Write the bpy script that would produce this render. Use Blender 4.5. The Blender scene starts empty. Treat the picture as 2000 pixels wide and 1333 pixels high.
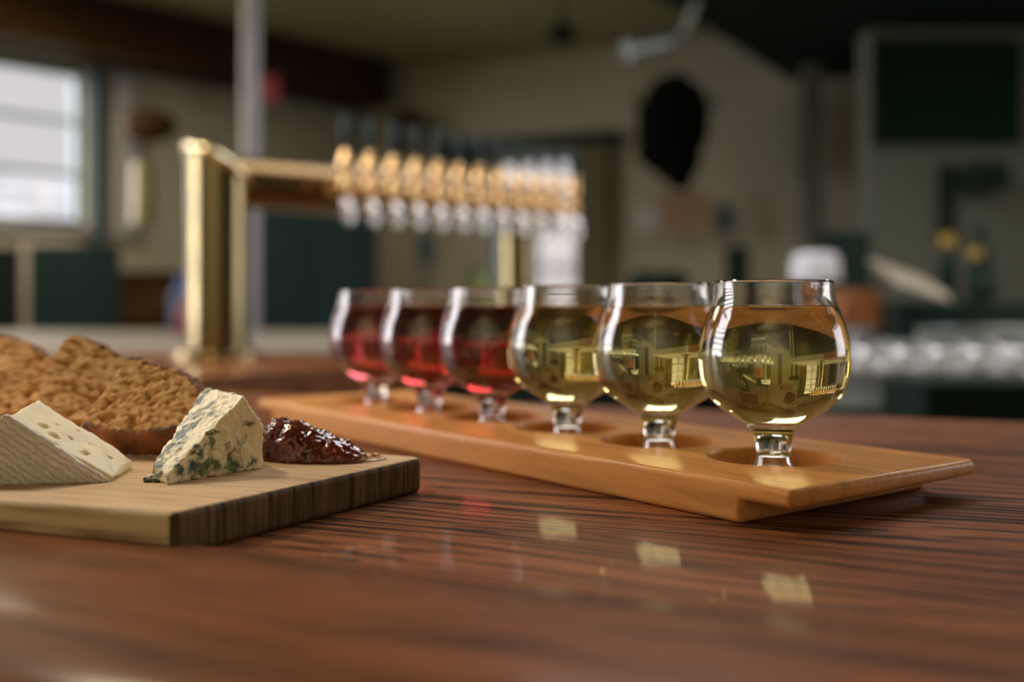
import bpy, bmesh, math, random
from mathutils import Vector, Matrix, noise
random.seed(7)
sc = bpy.context.scene
COL = sc.collection
V = Vector

# ------------------------------------------------------------------ camera
T = 1.071                      # height of the bar top
CZ = T + 0.089                 # camera height
F = 2000.0                     # focal length in pixels of a 2000 px frame
cam_d = bpy.data.cameras.new('camera')
cam = bpy.data.objects.new('camera', cam_d)
COL.objects.link(cam)
cam.location = (0, 0, CZ)
cam.rotation_euler = (math.pi / 2, 0, 0)
cam_d.sensor_width = 36.0
cam_d.lens = 36.0
cam_d.shift_y = -66.5 / 2000
cam_d.clip_start = 0.01
cam_d.dof.use_dof = True
cam_d.dof.focus_distance = 0.442
cam_d.dof.aperture_fstop = 3.5
cam_d.dof.aperture_blades = 9
sc.camera = cam

# ------------------------------------------------------------------ view
sc.view_settings.view_transform = 'Standard'
sc.view_settings.look = 'None'
sc.view_settings.gamma = 1
sc.view_settings.use_curve_mapping = False
sc.view_settings.exposure = 0.0
cy = sc.cycles
cy.max_bounces = 20
cy.transmission_bounces = 18
cy.glossy_bounces = 8
cy.diffuse_bounces = 4
cy.transparent_max_bounces = 12
cy.sample_clamp_indirect = 12
cy.blur_glossy = 0.4
cy.use_denoising = True

# ------------------------------------------------------------------ overcast daylight outside
SKY_LEFT = 21.0
SKY_RIGHT = 5.0
SKY_TOP = 6.5
SKY_REST = 0.8
w = bpy.data.worlds.new('overcast_sky')
sc.world = w
w.use_nodes = True
nt = w.node_tree
nt.nodes.clear()
wo = nt.nodes.new('ShaderNodeOutputWorld')
bg = nt.nodes.new('ShaderNodeBackground')
tc = nt.nodes.new('ShaderNodeTexCoord')
sx = nt.nodes.new('ShaderNodeSeparateXYZ')
nt.links.new(tc.outputs['Generated'], sx.inputs[0])
prev = None
# overcast sky: brightest towards the hidden sun at the left, bright overhead, duller near the horizon
for axis, lo, hi, amount in (('X', -0.62, -0.85, SKY_LEFT), ('X', 0.62, 0.9, SKY_RIGHT), ('Z', 0.28, 0.55, SKY_TOP)):
    mr = nt.nodes.new('ShaderNodeMapRange')
    mr.inputs['From Min'].default_value = lo
    mr.inputs['From Max'].default_value = hi
    mr.inputs['To Min'].default_value = 0.0
    mr.inputs['To Max'].default_value = amount
    nt.links.new(sx.outputs[axis], mr.inputs['Value'])
    ad = nt.nodes.new('ShaderNodeMath')
    ad.operation = 'ADD'
    nt.links.new(mr.outputs['Result'], ad.inputs[0])
    if prev is None: ad.inputs[1].default_value = SKY_REST
    else: nt.links.new(prev, ad.inputs[1])
    prev = ad.outputs[0]
nt.links.new(prev, bg.inputs['Strength'])
bg.inputs['Color'].default_value = (1.0, 0.94, 0.96, 1)
nt.links.new(bg.outputs[0], wo.inputs['Surface'])

# ------------------------------------------------------------------ added unseen lights that brighten the bar and the room (out of frame)
def added_light(x, y, z, size, watt, col=(1.0, 0.82, 0.58), rot=(0, 0, 0)):
    ld = bpy.data.lights.new('added_light', 'AREA')
    ld.shape = 'DISK'; ld.size = size; ld.energy = watt; ld.color = col
    lo = bpy.data.objects.new('added_light', ld)
    COL.objects.link(lo)
    lo.location = (x, y, z)
    lo.rotation_euler = rot
added_light(-0.95, 1.1, 2.35, 0.26, 15)  # added for warm highlights on the taps and tower
added_light(-1.0, -1.5, 2.3, 1.0, 68, (1.0, 0.88, 0.70), (math.radians(-80), 0, 0))      # added bounce fill: washes the wall behind the camera
added_light(-2.9, 4.4, 2.92, 1.2, 62)  # added fill for the left of the room
added_light(2.7, 2.5, 2.6, 0.5, 26)  # added fill for the right of the room
added_light(1.75, 2.5, 2.55, 0.12, 9, (0.95, 0.95, 1.0))  # added to put bright spots on the washed glasses

# ------------------------------------------------------------------ helpers
def P(px, py, d):
    """world point seen at a picture position at distance d"""
    return V(((px - 1000) / F * d, d, CZ - (py - 600) / F * d))

def tag(o, label=None, cat=None, group=None, kind=None):
    if label: o['label'] = label
    if cat: o['category'] = cat
    if group: o['group'] = group
    if kind: o['kind'] = kind
    return o

def node(nt, typ, **kw):
    n = nt.nodes.new(typ)
    for k, v in kw.items():
        if k in n.inputs.keys() if hasattr(n.inputs, 'keys') else False:
            n.inputs[k].default_value = v
        else:
            setattr(n, k, v)
    return n

def c4(c):
    return (c[0], c[1], c[2], 1.0)

def pm(name, col, rough=0.5, metal=0.0, **kw):
    """plain principled material with a faint procedural variation"""
    m = bpy.data.materials.new(name)
    m.use_nodes = True
    nt = m.node_tree
    b = nt.nodes['Principled BSDF']
    b.inputs['Roughness'].default_value = rough
    b.inputs['Metallic'].default_value = metal
    var = kw.pop('var', 0.12)
    scale = kw.pop('scale', 12.0)
    for k, v in kw.items():
        b.inputs[k.replace('_', ' ')].default_value = v
    tcn = node(nt, 'ShaderNodeTexCoord')
    nz = node(nt, 'ShaderNodeTexNoise')
    nz.inputs['Scale'].default_value = scale
    nz.inputs['Detail'].default_value = 4
    rp = node(nt, 'ShaderNodeValToRGB')
    rp.color_ramp.elements[0].position = 0.3
    rp.color_ramp.elements[1].position = 0.7
    rp.color_ramp.elements[0].color = c4([x * (1 - var) for x in col])
    rp.color_ramp.elements[1].color = c4([min(1, x * (1 + var)) for x in col])
    nt.links.new(tcn.outputs['Object'], nz.inputs['Vector'])
    nt.links.new(nz.outputs['Fac'], rp.inputs[0])
    nt.links.new(rp.outputs[0], b.inputs['Base Color'])
    return m

def ramp(nt, stops, src):
    rp = nt.nodes.new('ShaderNodeValToRGB')
    cr = rp.color_ramp
    while len(cr.elements) < len(stops):
        cr.elements.new(0.5)
    for e, (p, c) in zip(cr.elements, stops):
        e.position = p
        e.color = c4(c) if isinstance(c, (tuple, list)) else (c, c, c, 1)
    nt.links.new(src, rp.inputs[0])
    return rp

def mix(nt, mode, fac, a, b):
    m = nt.nodes.new('ShaderNodeMixRGB')
    m.blend_type = mode
    for i, s in ((0, fac), (1, a), (2, b)):
        if isinstance(s, (int, float)):
            m.inputs[i].default_value = s if i == 0 else (s, s, s, 1)
        elif isinstance(s, (tuple, list)):
            m.inputs[i].default_value = c4(s)
        else:
            nt.links.new(s, m.inputs[i])
    return m.outputs[0]

def wood(name, base, dark, light, stretch=(3, 120, 60), line=0.6, rough=0.35, coat=0.0, bump=0.15,
         fine=4.0, ringscale=1.0, pore=0.4, coatrough=0.1, lo=0.36, hi=0.5):
    """wood grain running along local X"""
    m = bpy.data.materials.new(name)
    m.use_nodes = True
    nt = m.node_tree
    b = nt.nodes['Principled BSDF']
    L = nt.links.new
    tcn = node(nt, 'ShaderNodeTexCoord')
    # slow waviness of the grain
    warp = node(nt, 'ShaderNodeTexNoise')
    warp.inputs['Scale'].default_value = 3.0 * ringscale
    warp.inputs['Detail'].default_value = 2
    mpw = node(nt, 'ShaderNodeMapping')
    mpw.inputs['Scale'].default_value = (1.0, 2.2, 2.2)
    L(tcn.outputs['Object'], mpw.inputs[0]); L(mpw.outputs[0], warp.inputs['Vector'])
    add = node(nt, 'ShaderNodeVectorMath', operation='MULTIPLY_ADD')
    L(warp.outputs['Color'], add.inputs[0])
    add.inputs[1].default_value = (0.0, 0.045, 0.045)
    L(tcn.outputs['Object'], add.inputs[2])
    mp = node(nt, 'ShaderNodeMapping')
    mp.inputs['Scale'].default_value = stretch
    L(add.outputs[0], mp.inputs[0])
    n1 = node(nt, 'ShaderNodeTexNoise')
    n1.inputs['Scale'].default_value = 1.0
    n1.inputs['Detail'].default_value = 3
    n1.inputs['Roughness'].default_value = 0.6
    L(mp.outputs[0], n1.inputs['Vector'])
    r1 = ramp(nt, [(lo, 0.0), (hi, 1.0)], n1.outputs['Fac'])
    # fine pores
    mp2 = node(nt, 'ShaderNodeMapping')
    mp2.inputs['Scale'].default_value = (stretch[0] * fine, stretch[1] * fine, stretch[2] * fine)
    L(add.outputs[0], mp2.inputs[0])
    n2 = node(nt, 'ShaderNodeTexNoise')
    n2.inputs['Scale'].default_value = 1.0
    n2.inputs['Detail'].default_value = 2
    L(mp2.outputs[0], n2.inputs['Vector'])
    r2 = ramp(nt, [(0.35, 0.0), (0.55, 1.0)], n2.outputs['Fac'])
    # large tone variation
    n3 = node(nt, 'ShaderNodeTexNoise')
    n3.inputs['Scale'].default_value = 2.0
    mp3 = node(nt, 'ShaderNodeMapping')
    mp3.inputs['Scale'].default_value = (1.5, 8, 8)
    L(tcn.outputs['Object'], mp3.inputs[0]); L(mp3.outputs[0], n3.inputs['Vector'])
    r3 = ramp(nt, [(0.3, base), (0.7, light)], n3.outputs['Fac'])
    inv = mix(nt, 'MIX', r1.outputs[0], dark, r3.outputs[0])
    g = mix(nt, 'MIX', line, r3.outputs[0], inv)
    p = mix(nt, 'MIX', r2.outputs[0], tuple(x * (1 - pore) for x in (1, 1, 1)), (1, 1, 1))
    col = mix(nt, 'MULTIPLY', 1.0, g, p)
    L(col, b.inputs['Base Color'])
    b.inputs['Roughness'].default_value = rough
    b.inputs['Specular IOR Level'].default_value = 0.06
    b.inputs['Coat Weight'].default_value = coat
    b.inputs['Coat Roughness'].default_value = coatrough
    bp = node(nt, 'ShaderNodeBump')
    bp.inputs['Strength'].default_value = bump
    bp.inputs['Distance'].default_value = 0.0006
    hm = mix(nt, 'MULTIPLY', 1.0, r1.outputs[0], r2.outputs[0])
    L(hm, bp.inputs['Height'])
    L(bp.outputs[0], b.inputs['Normal'])
    return m

OFF = {}     # world location (and inverse matrix) of roots whose parts are modelled in world space

def root(name, loc=(0, 0, 0), rz=0.0):
    o = bpy.data.objects.new(name, None)
    o.empty_display_size = 0.05
    o.location = loc
    o.rotation_euler = (0, 0, rz)
    COL.objects.link(o)
    return o

class MB:
    def __init__(self):
        self.bm = bmesh.new()
    def box(self, lo, hi, M=None):
        x0, y0, z0 = lo; x1, y1, z1 = hi
        vs = [self.bm.verts.new(V(p)) for p in ((x0, y0, z0), (x1, y0, z0), (x1, y1, z0), (x0, y1, z0),
                                              (x0, y0, z1), (x1, y0, z1), (x1, y1, z1), (x0, y1, z1))]
        for f in ((0, 3, 2, 1), (4, 5, 6, 7), (0, 1, 5, 4), (1, 2, 6, 5), (2, 3, 7, 6), (3, 0, 4, 7)):
            self.bm.faces.new([vs[i] for i in f])
        if M is not None:
            for v in vs: v.co = M @ v.co
        return self
    def prism(self, pts, z0, z1):
        """vertical prism over a plan polygon"""
        a = [self.bm.verts.new((p[0], p[1], z0)) for p in pts]
        b = [self.bm.verts.new((p[0], p[1], z1)) for p in pts]
        n = len(pts)
        self.bm.faces.new(a[::-1]); self.bm.faces.new(b)
        for i in range(n):
            self.bm.faces.new((a[i], a[(i + 1) % n], b[(i + 1) % n], b[i]))
        return self
    def extrude(self, pts, vec):
        a = [self.bm.verts.new(V(p)) for p in pts]
        b = [self.bm.verts.new(V(p) + V(vec)) for p in pts]
        n = len(pts)
        self.bm.faces.new(a[::-1]); self.bm.faces.new(b)
        for i in range(n):
            self.bm.faces.new((a[i], a[(i + 1) % n], b[(i + 1) % n], b[i]))
        return self
    def lathe(self, prof, seg=48, M=None, closed=False):
        """prof = [(r,z)...] turned about the local z axis"""
        rings = []
        for r, z in prof:
            if r < 1e-6:
                v = self.bm.verts.new((0, 0, z))
                rings.append([v])
            else:
                rings.append([self.bm.verts.new((r * math.cos(2 * math.pi * i / seg), r * math.sin(2 * math.pi * i / seg), z)) for i in range(seg)])
        pairs = list(zip(rings, rings[1:]))
        if closed: pairs.append((rings[-1], rings[0]))
        for a, b in pairs:
            for i in range(seg):
                j = (i + 1) % seg
                if len(a) == 1 and len(b) == 1: continue
                if len(a) == 1: self.bm.faces.new((a[0], b[j], b[i]))
                elif len(b) == 1: self.bm.faces.new((a[i], a[j], b[0]))
                else: self.bm.faces.new((a[i], a[j], b[j], b[i]))
        if M is not None:
            for ring in rings:
                for v in ring: v.co = M @ v.co
        return self
    def rod(self, p0, p1, r0, r1=None, seg=20):
        p0 = V(p0); p1 = V(p1)
        r1 = r0 if r1 is None else r1
        d = p1 - p0
        q = d.to_track_quat('Z', 'Y').to_matrix().to_4x4()
        M = Matrix.Translation(p0) @ q
        L = d.length
        return self.lathe([(0, 0), (r0, 0), (r1, L), (0, L)], seg, M)
    def ball(self, c, r, sub=3, sc3=(1, 1, 1)):
        M = Matrix.Translation(V(c)) @ Matrix.Diagonal((r * sc3[0], r * sc3[1], r * sc3[2], 1))
        bmesh.ops.create_icosphere(self.bm, subdivisions=sub, radius=1.0, matrix=M)
        return self
    def build(self, name, mat, parent=None, smooth=True, bevel=0.0, bseg=3, angle=35, keep=False):
        bm = self.bm
        bmesh.ops.recalc_face_normals(bm, faces=bm.faces)
        me = bpy.data.meshes.new(name)
        off = V((0, 0, 0))
        if parent is not None and parent.name in OFF:
            bm.transform(OFF[parent.name])
        elif parent is None and not keep:
            xs = [v.co for v in bm.verts]
            off = V(((min(v.x for v in xs) + max(v.x for v in xs)) / 2, (min(v.y for v in xs) + max(v.y for v in xs)) / 2, min(v.z for v in xs)))
            bm.transform(Matrix.Translation(-off))
        bm.to_mesh(me)
        bm.free()
        if mat is not None: me.materials.append(mat)
        o = bpy.data.objects.new(name, me)
        COL.objects.link(o)
        o.location = off
        if parent is not None:
            o.parent = parent
        if smooth:
            for p in me.polygons: p.use_smooth = True
            me.set_sharp_from_angle(angle=math.radians(angle))
        if bevel > 0:
            b = o.modifiers.new('bevel', 'BEVEL')
            b.width = bevel; b.segments = bseg; b.limit_method = 'ANGLE'; b.angle_limit = math.radians(40)
            b.harden_normals = False
            for p in me.polygons: p.use_smooth = True
            me.set_sharp_from_angle(angle=math.radians(80))
        return o

def wroot(name, loc, rz=0.0):
    """root Empty at a world position whose parts are modelled in world space"""
    o = root(name, loc, rz)
    OFF[o.name] = (Matrix.Translation(V(loc)) @ Matrix.Rotation(rz, 4, 'Z')).inverted()
    return o

def bake(o):
    """apply an object's modifiers into its mesh"""
    dg = bpy.context.evaluated_depsgraph_get()
    dg.update()
    me = bpy.data.meshes.new_from_object(o.evaluated_get(dg))
    o.modifiers.clear()
    o.data = me
    return o

def remesh(o, size, disp=None, smooth_it=0):
    r = o.modifiers.new('r', 'REMESH')
    r.mode = 'VOXEL'
    r.voxel_size = size
    if smooth_it:
        s = o.modifiers.new('s', 'SMOOTH'); s.factor = 0.5; s.iterations = smooth_it
    bake(o)
    me = o.data
    if disp:
        nor = [v.normal.copy() for v in me.vertices]
        for v, n in zip(me.vertices, nor):
            v.co += n * disp(v.co, n)
    for p in me.polygons: p.use_smooth = True
    me.update()
    return o

def dup(o, loc, rz=None, label=None, scale=None):
    c = o.copy()
    COL.objects.link(c)
    c.location = loc
    if rz is not None: c.rotation_euler = (0, 0, rz)
    if scale is not None: c.scale = (scale,) * 3
    if label: c['label'] = label
    for ch in list(o.children):
        d = ch.copy(); COL.objects.link(d); d.parent = c
        for g in list(ch.children):
            e = g.copy(); COL.objects.link(e); e.parent = d
    return c

def fbm(p, s, o=3):
    return noise.fractal(p * s, 1.0, 2.0, o)

# ------------------------------------------------------------------ materials
m_bar = wood('stained_oak', (0.25, 0.084, 0.028), (0.022, 0.008, 0.003), (0.35, 0.126, 0.045), stretch=(4, 320, 320), line=1.0, rough=0.5, coat=0.17, bump=0.5, fine=2.2, pore=0.4, coatrough=0.075, lo=0.42, hi=0.52)
m_rail = wood('stained_oak_rail', (0.165, 0.055, 0.015), (0.035, 0.013, 0.004), (0.24, 0.083, 0.024), stretch=(5, 40, 40), line=0.6, rough=0.5, coat=0.10, bump=0.08, fine=3, pore=0.3, coatrough=0.15)
m_maple = wood('oiled_maple', (0.66, 0.29, 0.082), (0.46, 0.17, 0.04), (0.76, 0.37, 0.12), stretch=(7, 90, 90), line=0.35, rough=0.38, coat=0.15, bump=0.05, fine=4, pore=0.1, coatrough=0.2)
m_oak = wood('pale_board_wood', (0.64, 0.43, 0.25), (0.42, 0.24, 0.12), (0.74, 0.53, 0.33), stretch=(9, 260, 260), line=0.45, rough=0.6, bump=0.25, fine=2.5, pore=0.2)
m_cutend = wood('board_side_wood', (0.78, 0.60, 0.37), (0.36, 0.21, 0.10), (0.86, 0.70, 0.46), stretch=(12, 30, 130), line=0.7, rough=0.7, bump=0.2, fine=2.0, pore=0.1)
m_darkwood = wood('dark_beam_wood', (0.045, 0.024, 0.009), (0.014, 0.008, 0.004), (0.065, 0.034, 0.012), stretch=(1, 12, 12), line=0.5, rough=0.6)
m_midwood = wood('tap_counter_wood', (0.24, 0.085, 0.032), (0.08, 0.03, 0.012), (0.33, 0.13, 0.05), stretch=(4, 60, 60), line=0.6, rough=0.35, coat=0.4)
m_wall = pm('warm_plaster', (0.42, 0.395, 0.30), 0.9, scale=1.0, var=0.06)
m_ceil = pm('painted_ceiling', (0.34, 0.32, 0.18), 0.9, scale=1.0, var=0.06)
m_dark = pm('black_paint', (0.008, 0.018, 0.014), 0.8, Specular_IOR_Level=0.15)
m_teal = pm('dark_teal_paint', (0.010, 0.030, 0.034), 0.7, Specular_IOR_Level=0.2)
m_floor = pm('floor_concrete', (0.13, 0.10, 0.07), 0.6, scale=2)
m_trimdark = pm('dark_teal_trim', (0.03, 0.07, 0.08), 0.6)
m_trimlight = pm('pale_painted_trim', (0.45, 0.45, 0.48), 0.6)
m_collar = pm('bright_brass_seam', (0.75, 0.66, 0.42), 0.25, 1.0, var=0.03)
m_armbrass = pm('reddish_brass', (0.16, 0.10, 0.04), 0.26, 1.0, var=0.05, scale=20)
m_brass = pm('polished_brass', (0.23, 0.19, 0.10), 0.20, 1.0, var=0.05, scale=20)
m_gold = pm('satin_gold_metal', (1.0, 0.68, 0.36), 0.24, 1.0, var=0.04)
m_chrome = pm('chrome', (0.92, 0.94, 1.0), 0.10, 1.0, var=0.02)
m_steel = pm('brushed_steel', (0.42, 0.47, 0.48), 0.38, 1.0, var=0.08)
m_stone = pm('pale_stone', (0.27, 0.24, 0.19), 0.45, var=0.1)
m_green = pm('chalkboard_green', (0.004, 0.018, 0.006), 0.8, Specular_IOR_Level=0.1)
m_fur = pm('black_fur', (0.004, 0.005, 0.004), 0.95, Specular_IOR_Level=0.05)
m_white = pm('white_plastic', (0.50, 0.51, 0.55), 0.4, var=0.02)
m_paper = pm('white_paper', (0.62, 0.60, 0.62), 0.9, var=0.02)
m_tan = pm('tan_paper', (0.46, 0.32, 0.22), 0.9)
m_red = pm('red_plastic', (0.26, 0.015, 0.03), 0.4)
m_blue = pm('blue_paint', (0.05, 0.10, 0.28), 0.5)
m_leaf = pm('plant_leaf', (0.16, 0.30, 0.03), 0.5, var=0.3)
m_pot = pm('clay_pot', (0.25, 0.2, 0.16), 0.8)
m_hedge = pm('outdoor_hedge', (0.10, 0.13, 0.07), 0.9)
m_facade = pm('outdoor_facade', (0.20, 0.20, 0.22), 0.9, var=0.4, scale=0.9)
m_pole = pm('grey_white_pole_paint', (0.34, 0.35, 0.37), 0.5)
m_yellow = pm('amber_glass_shade', (0.22, 0.19, 0.07), 0.5)
m_tangold = pm('gold_foil', (0.26, 0.17, 0.02), 0.5, 0.3)

def glassmat(name, ior=1.5, rough=0.0, col=(1, 1, 1)):
    m = bpy.data.materials.new(name)
    m.use_nodes = True
    nt = m.node_tree
    b = nt.nodes['Principled BSDF']
    b.inputs['Base Color'].default_value = c4(col)
    b.inputs['Transmission Weight'].default_value = 1.0
    b.inputs['IOR'].default_value = ior
    b.inputs['Roughness'].default_value = rough
    nz = nt.nodes.new('ShaderNodeTexNoise')     # barely visible unevenness of cast glass
    nz.inputs['Scale'].default_value = 60
    bp = nt.nodes.new('ShaderNodeBump')
    bp.inputs['Strength'].default_value = 0.02
    bp.inputs['Distance'].default_value = 0.0002
    nt.links.new(nz.outputs['Fac'], bp.inputs['Height'])
    nt.links.new(bp.outputs[0], b.inputs['Normal'])
    return m

def liquidmat(name, col, dens):
    m = glassmat(name, 1.34)
    nt = m.node_tree
    va = nt.nodes.new('ShaderNodeVolumeAbsorption')
    va.inputs['Color'].default_value = c4(col)
    va.inputs['Density'].default_value = dens
    nt.links.new(va.outputs[0], nt.nodes['Material Output'].inputs['Volume'])
    return m

m_glass = glassmat('clear_glass', 1.5)
m_pane = bpy.data.materials.new('window_glass'); m_pane.use_nodes = True
nt = m_pane.node_tree; nt.nodes.clear()
_o = nt.nodes.new('ShaderNodeOutputMaterial'); _m = nt.nodes.new('ShaderNodeMixShader'); _t = nt.nodes.new('ShaderNodeBsdfTransparent'); _g = nt.nodes.new('ShaderNodeBsdfGlossy'); _n = nt.nodes.new('ShaderNodeTexNoise')
_g.inputs['Roughness'].default_value = 0.02; _m.inputs[0].default_value = 0.06; _t.inputs[0].default_value = (0.97, 0.98, 0.98, 1)
_r = nt.nodes.new('ShaderNodeMapRange'); _r.inputs['To Min'].default_value = 0.05; _r.inputs['To Max'].default_value = 0.07
nt.links.new(_n.outputs['Fac'], _r.inputs['Value']); nt.links.new(_r.outputs[0], _m.inputs[0])
nt.links.new(_t.outputs[0], _m.inputs[1]); nt.links.new(_g.outputs[0], _m.inputs[2]); nt.links.new(_m.outputs[0], _o.inputs['Surface'])
m_cider = liquidmat('pale_gold_cider', (0.955, 0.895, 0.40), 30)
m_red1 = liquidmat('bright_red_cider', (0.90, 0.14, 0.24), 46)
m_red2 = liquidmat('deep_red_cider', (0.88, 0.08, 0.12), 60)
m_red3 = liquidmat('dark_red_cider', (0.84, 0.06, 0.07), 72)

# ------------------------------------------------------------------ the room
ZC = 3.0
C0 = V((-1.13, 7.98)); C1 = V((-4.55, 4.36)); C2 = V((-2.5, 2.25)); C3 = V((-2.5, -3.2)); C4 = V((5.2, -3.2)); C5 = V((5.2, 5.30))

def wall(name, a, b, openings, mat, thick=0.18):
    """wall from plan point a to b with rectangular openings (s0,s1,z0,z1) along it; outward is to the given side"""
    d = (b - a); L = d.length; d = d / L
    n = V((-d.y, d.x))                      # left of a->b is outward for our order
    mb = MB()
    M = Matrix(((d.x, n.x, 0, a.x), (d.y, n.y, 0, a.y), (0, 0, 1, 0), (0, 0, 0, 1)))
    ss = sorted(openings)
    s = -0.0
    for (s0, s1, z0, z1) in ss:
        mb.box((s, 0, 0), (s0, thick, ZC), M)
        mb.box((s0, 0, 0), (s1, thick, z0), M)
        mb.box((s0, 0, z1), (s1, thick, ZC), M)
        s = s1
    mb.box((s, 0, 0), (L, thick, ZC), M)
    o = mb.build(name, mat, None, smooth=False)
    tag(o, kind='structure')
    return M

WN = [0]
def window(M, s0, s1, z0, z1, nx, nz, framemat, portal=True, thick=0.18, bar=0.022, frame=0.06):
    WN[0] += 1
    c = M @ V(((s0 + s1) / 2, 0.09, z0))
    r = wroot('window_%d' % WN[0], c)
    tag(r, kind='structure')
    mb = MB()
    mb.box((s0, 0.04, z0), (s1, 0.12, z0 + frame), M)
    mb.box((s0, 0.04, z1 - frame), (s1, 0.12, z1), M)
    mb.box((s0, 0.04, z0), (s0 + frame, 0.12, z1), M)
    mb.box((s1 - frame, 0.04, z0), (s1, 0.12, z1), M)
    mb.build('window_frame', framemat, r, smooth=False)
    if nx > 1 or nz > 1:
        mb = MB()
        for i in range(1, nx):
            s = s0 + (s1 - s0) * i / nx
            mb.box((s - bar / 2, 0.06, z0), (s + bar / 2, 0.10, z1), M)
        for i in range(1, nz):
            z = z0 + (z1 - z0) * i / nz
            mb.box((s0, 0.061, z - bar / 2), (s1, 0.099, z + bar / 2), M)
        mb.build('muntins', framemat, r, smooth=False)
    mb = MB()
    mb.box((s0 + 0.01, 0.078, z0 + 0.01), (s1 - 0.01, 0.082, z1 - 0.01), M)
    mb.build('pane', m_pane, r, smooth=False)
    mb = MB()
    mb.box((s0 - 0.06, -0.05, z0 - 0.04), (s1 + 0.06, 0.04, z0), M)
    mb.build('window_sill', m_trimlight, r, smooth=False)
    if portal:
        ld = bpy.data.lights.new('window_portal', 'AREA')
        ld.shape = 'RECTANGLE'
        ld.size = s1 - s0; ld.size_y = z1 - z0
        ld.cycles.is_portal = True
        lo = bpy.data.objects.new('window_portal', ld)
        COL.objects.link(lo)
        ctr = M @ V(((s0 + s1) / 2, 0.19, (z0 + z1) / 2))
        inward = -(M.to_3x3() @ V((0, 1, 0)))
        lo.location = ctr
        lo.rotation_euler = inward.to_track_quat('-Z', 'Z').to_euler()
    return r

# the order below keeps "outward" on the left side of each run (the room lies to the right)
mb = MB(); mb.prism([(-5.4, -3.6), (5.6, -3.6), (5.6, 9.0), (-5.4, 9.0)], -0.12, 0.0)
tag(mb.build('floor', m_floor, None, smooth=False), kind='structure')
SX0, SX1, SY0, SY1 = -0.1, 1.05, 1.5, 4.2      # skylight over the bar
mb = MB()
for poly in ([(-2.6, -3.3), (5.3, -3.3), (5.3, SY0), (-2.6, SY0)], [(-2.6, SY0), (SX0, SY0), (SX0, SY1), (-4.52, SY1), (-2.6, 2.2)],
             [(SX1, SY0), (5.3, SY0), (5.3, SY1), (SX1, SY1)], [(-4.6, SY1), (5.3, SY1), (5.3, 5.40), (-1.13, 8.12), (-4.66, 4.42)]):
    mb.prism(poly, ZC, ZC + 0.12)
tag(mb.build('ceiling', m_ceil, None, smooth=False), kind='structure')

# back wall, with the tall glazed opening behind the taps
def s_on(a, b, px):
    """distance along a->b where the picture column px meets the wall"""
    d = (b - a).normalized(); k = (px - 1000) / F
    return (k * a.y - a.x) / (d.x - k * d.y)
back_s0 = s_on(C0, C5, 955); back_s1 = s_on(C0, C5, 1132)
Mb = wall('wall_back', C0, C5, [(back_s0, back_s1, 0.9, 2.26)], m_wall)
window(Mb, back_s0, back_s1, 0.9, 2.26, 2, 5, m_trimdark, frame=0.035)
# left wall with windows, receding from the left of the picture
L10 = (C0 - C1).length
sA = s_on(C1, C0, 166)
Ml = wall('wall_left', C1, C0, [(0.25, sA - 2.0, 0.95, 2.62), (sA - 1.75, sA, 1.66, 2.64)], m_wall)
window(Ml, 0.25, sA - 2.0, 0.95, 2.62, 6, 5, m_trimdark)
window(Ml, sA - 1.75, sA, 1.66, 2.64, 2, 3, m_trimdark, frame=0.04)
Mj = wall('wall_left_return', C2, C1, [], m_wall)
Mn = wall('wall_left_near', C3, C2, [(4.1, 5.3, 0.85, 2.9)], m_wall)
window(Mn, 4.1, 5.3, 0.85, 2.9, 5, 9, m_trimdark, bar=0.055)
wall('wall_front', C4, C3, [], m_wall)
Mr = wall('wall_right', C5, C4, [(2.0, 4.4, 1.0, 2.6)], m_wall)
window(Mr, 2.0, 4.4, 1.0, 2.6, 6, 5, m_trimdark)

Ms = Matrix(((1, 0, 0, 0), (0, 0, 1, 0), (0, 1, 0, ZC - 0.03), (0, 0, 0, 1)))
window(Ms, SX0, SX1, SY0, SY1, 3, 2, m_trimlight)
# window casing: dark reveal and pale board right of the left window
mb = MB()
mb.box((sA + 0.03, -0.05, 1.5), (sA + 0.11, 0.0, 2.75), Ml)
tag(mb.build('trim_1', m_trimdark, None, smooth=False), kind='structure')
mb = MB()
mb.box((sA + 0.17, -0.07, 1.62), (sA + 0.29, 0.0, 2.62), Ml)
tag(mb.build('trim_2', m_trimlight, None, smooth=False), kind='structure')
# wooden soffit beam along the left wall
mb = MB()
mb.box((0.0, -0.42, 2.665), (L10 - 0.12, -0.001, ZC - 0.001), Ml)
tag(mb.build('trim_3', m_darkwood, None, smooth=False), kind='structure')
# dark header over the back opening, dark jambs
mb = MB()
mb.box((s_on(C0, C5, 868), -0.12, 2.30), (s_on(C0, C5, 1212), 0.0, 2.385), Mb)
mb.box((back_s0 - 0.35, -0.03, 1.95), (back_s0 - 0.02, 0.0, 2.30), Mb)
tag(mb.build('trim_4', m_dark, None, smooth=False), kind='structure')
mb = MB()
mb.box((back_s1 + 0.01, -0.10, 0.0), (back_s1 + 0.24, 0.0, 2.30), Mb)
tag(mb.build('trim_5', pm('olive_jamb_paint', (0.12, 0.11, 0.05), 0.8), None, smooth=False), kind='structure')
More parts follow.
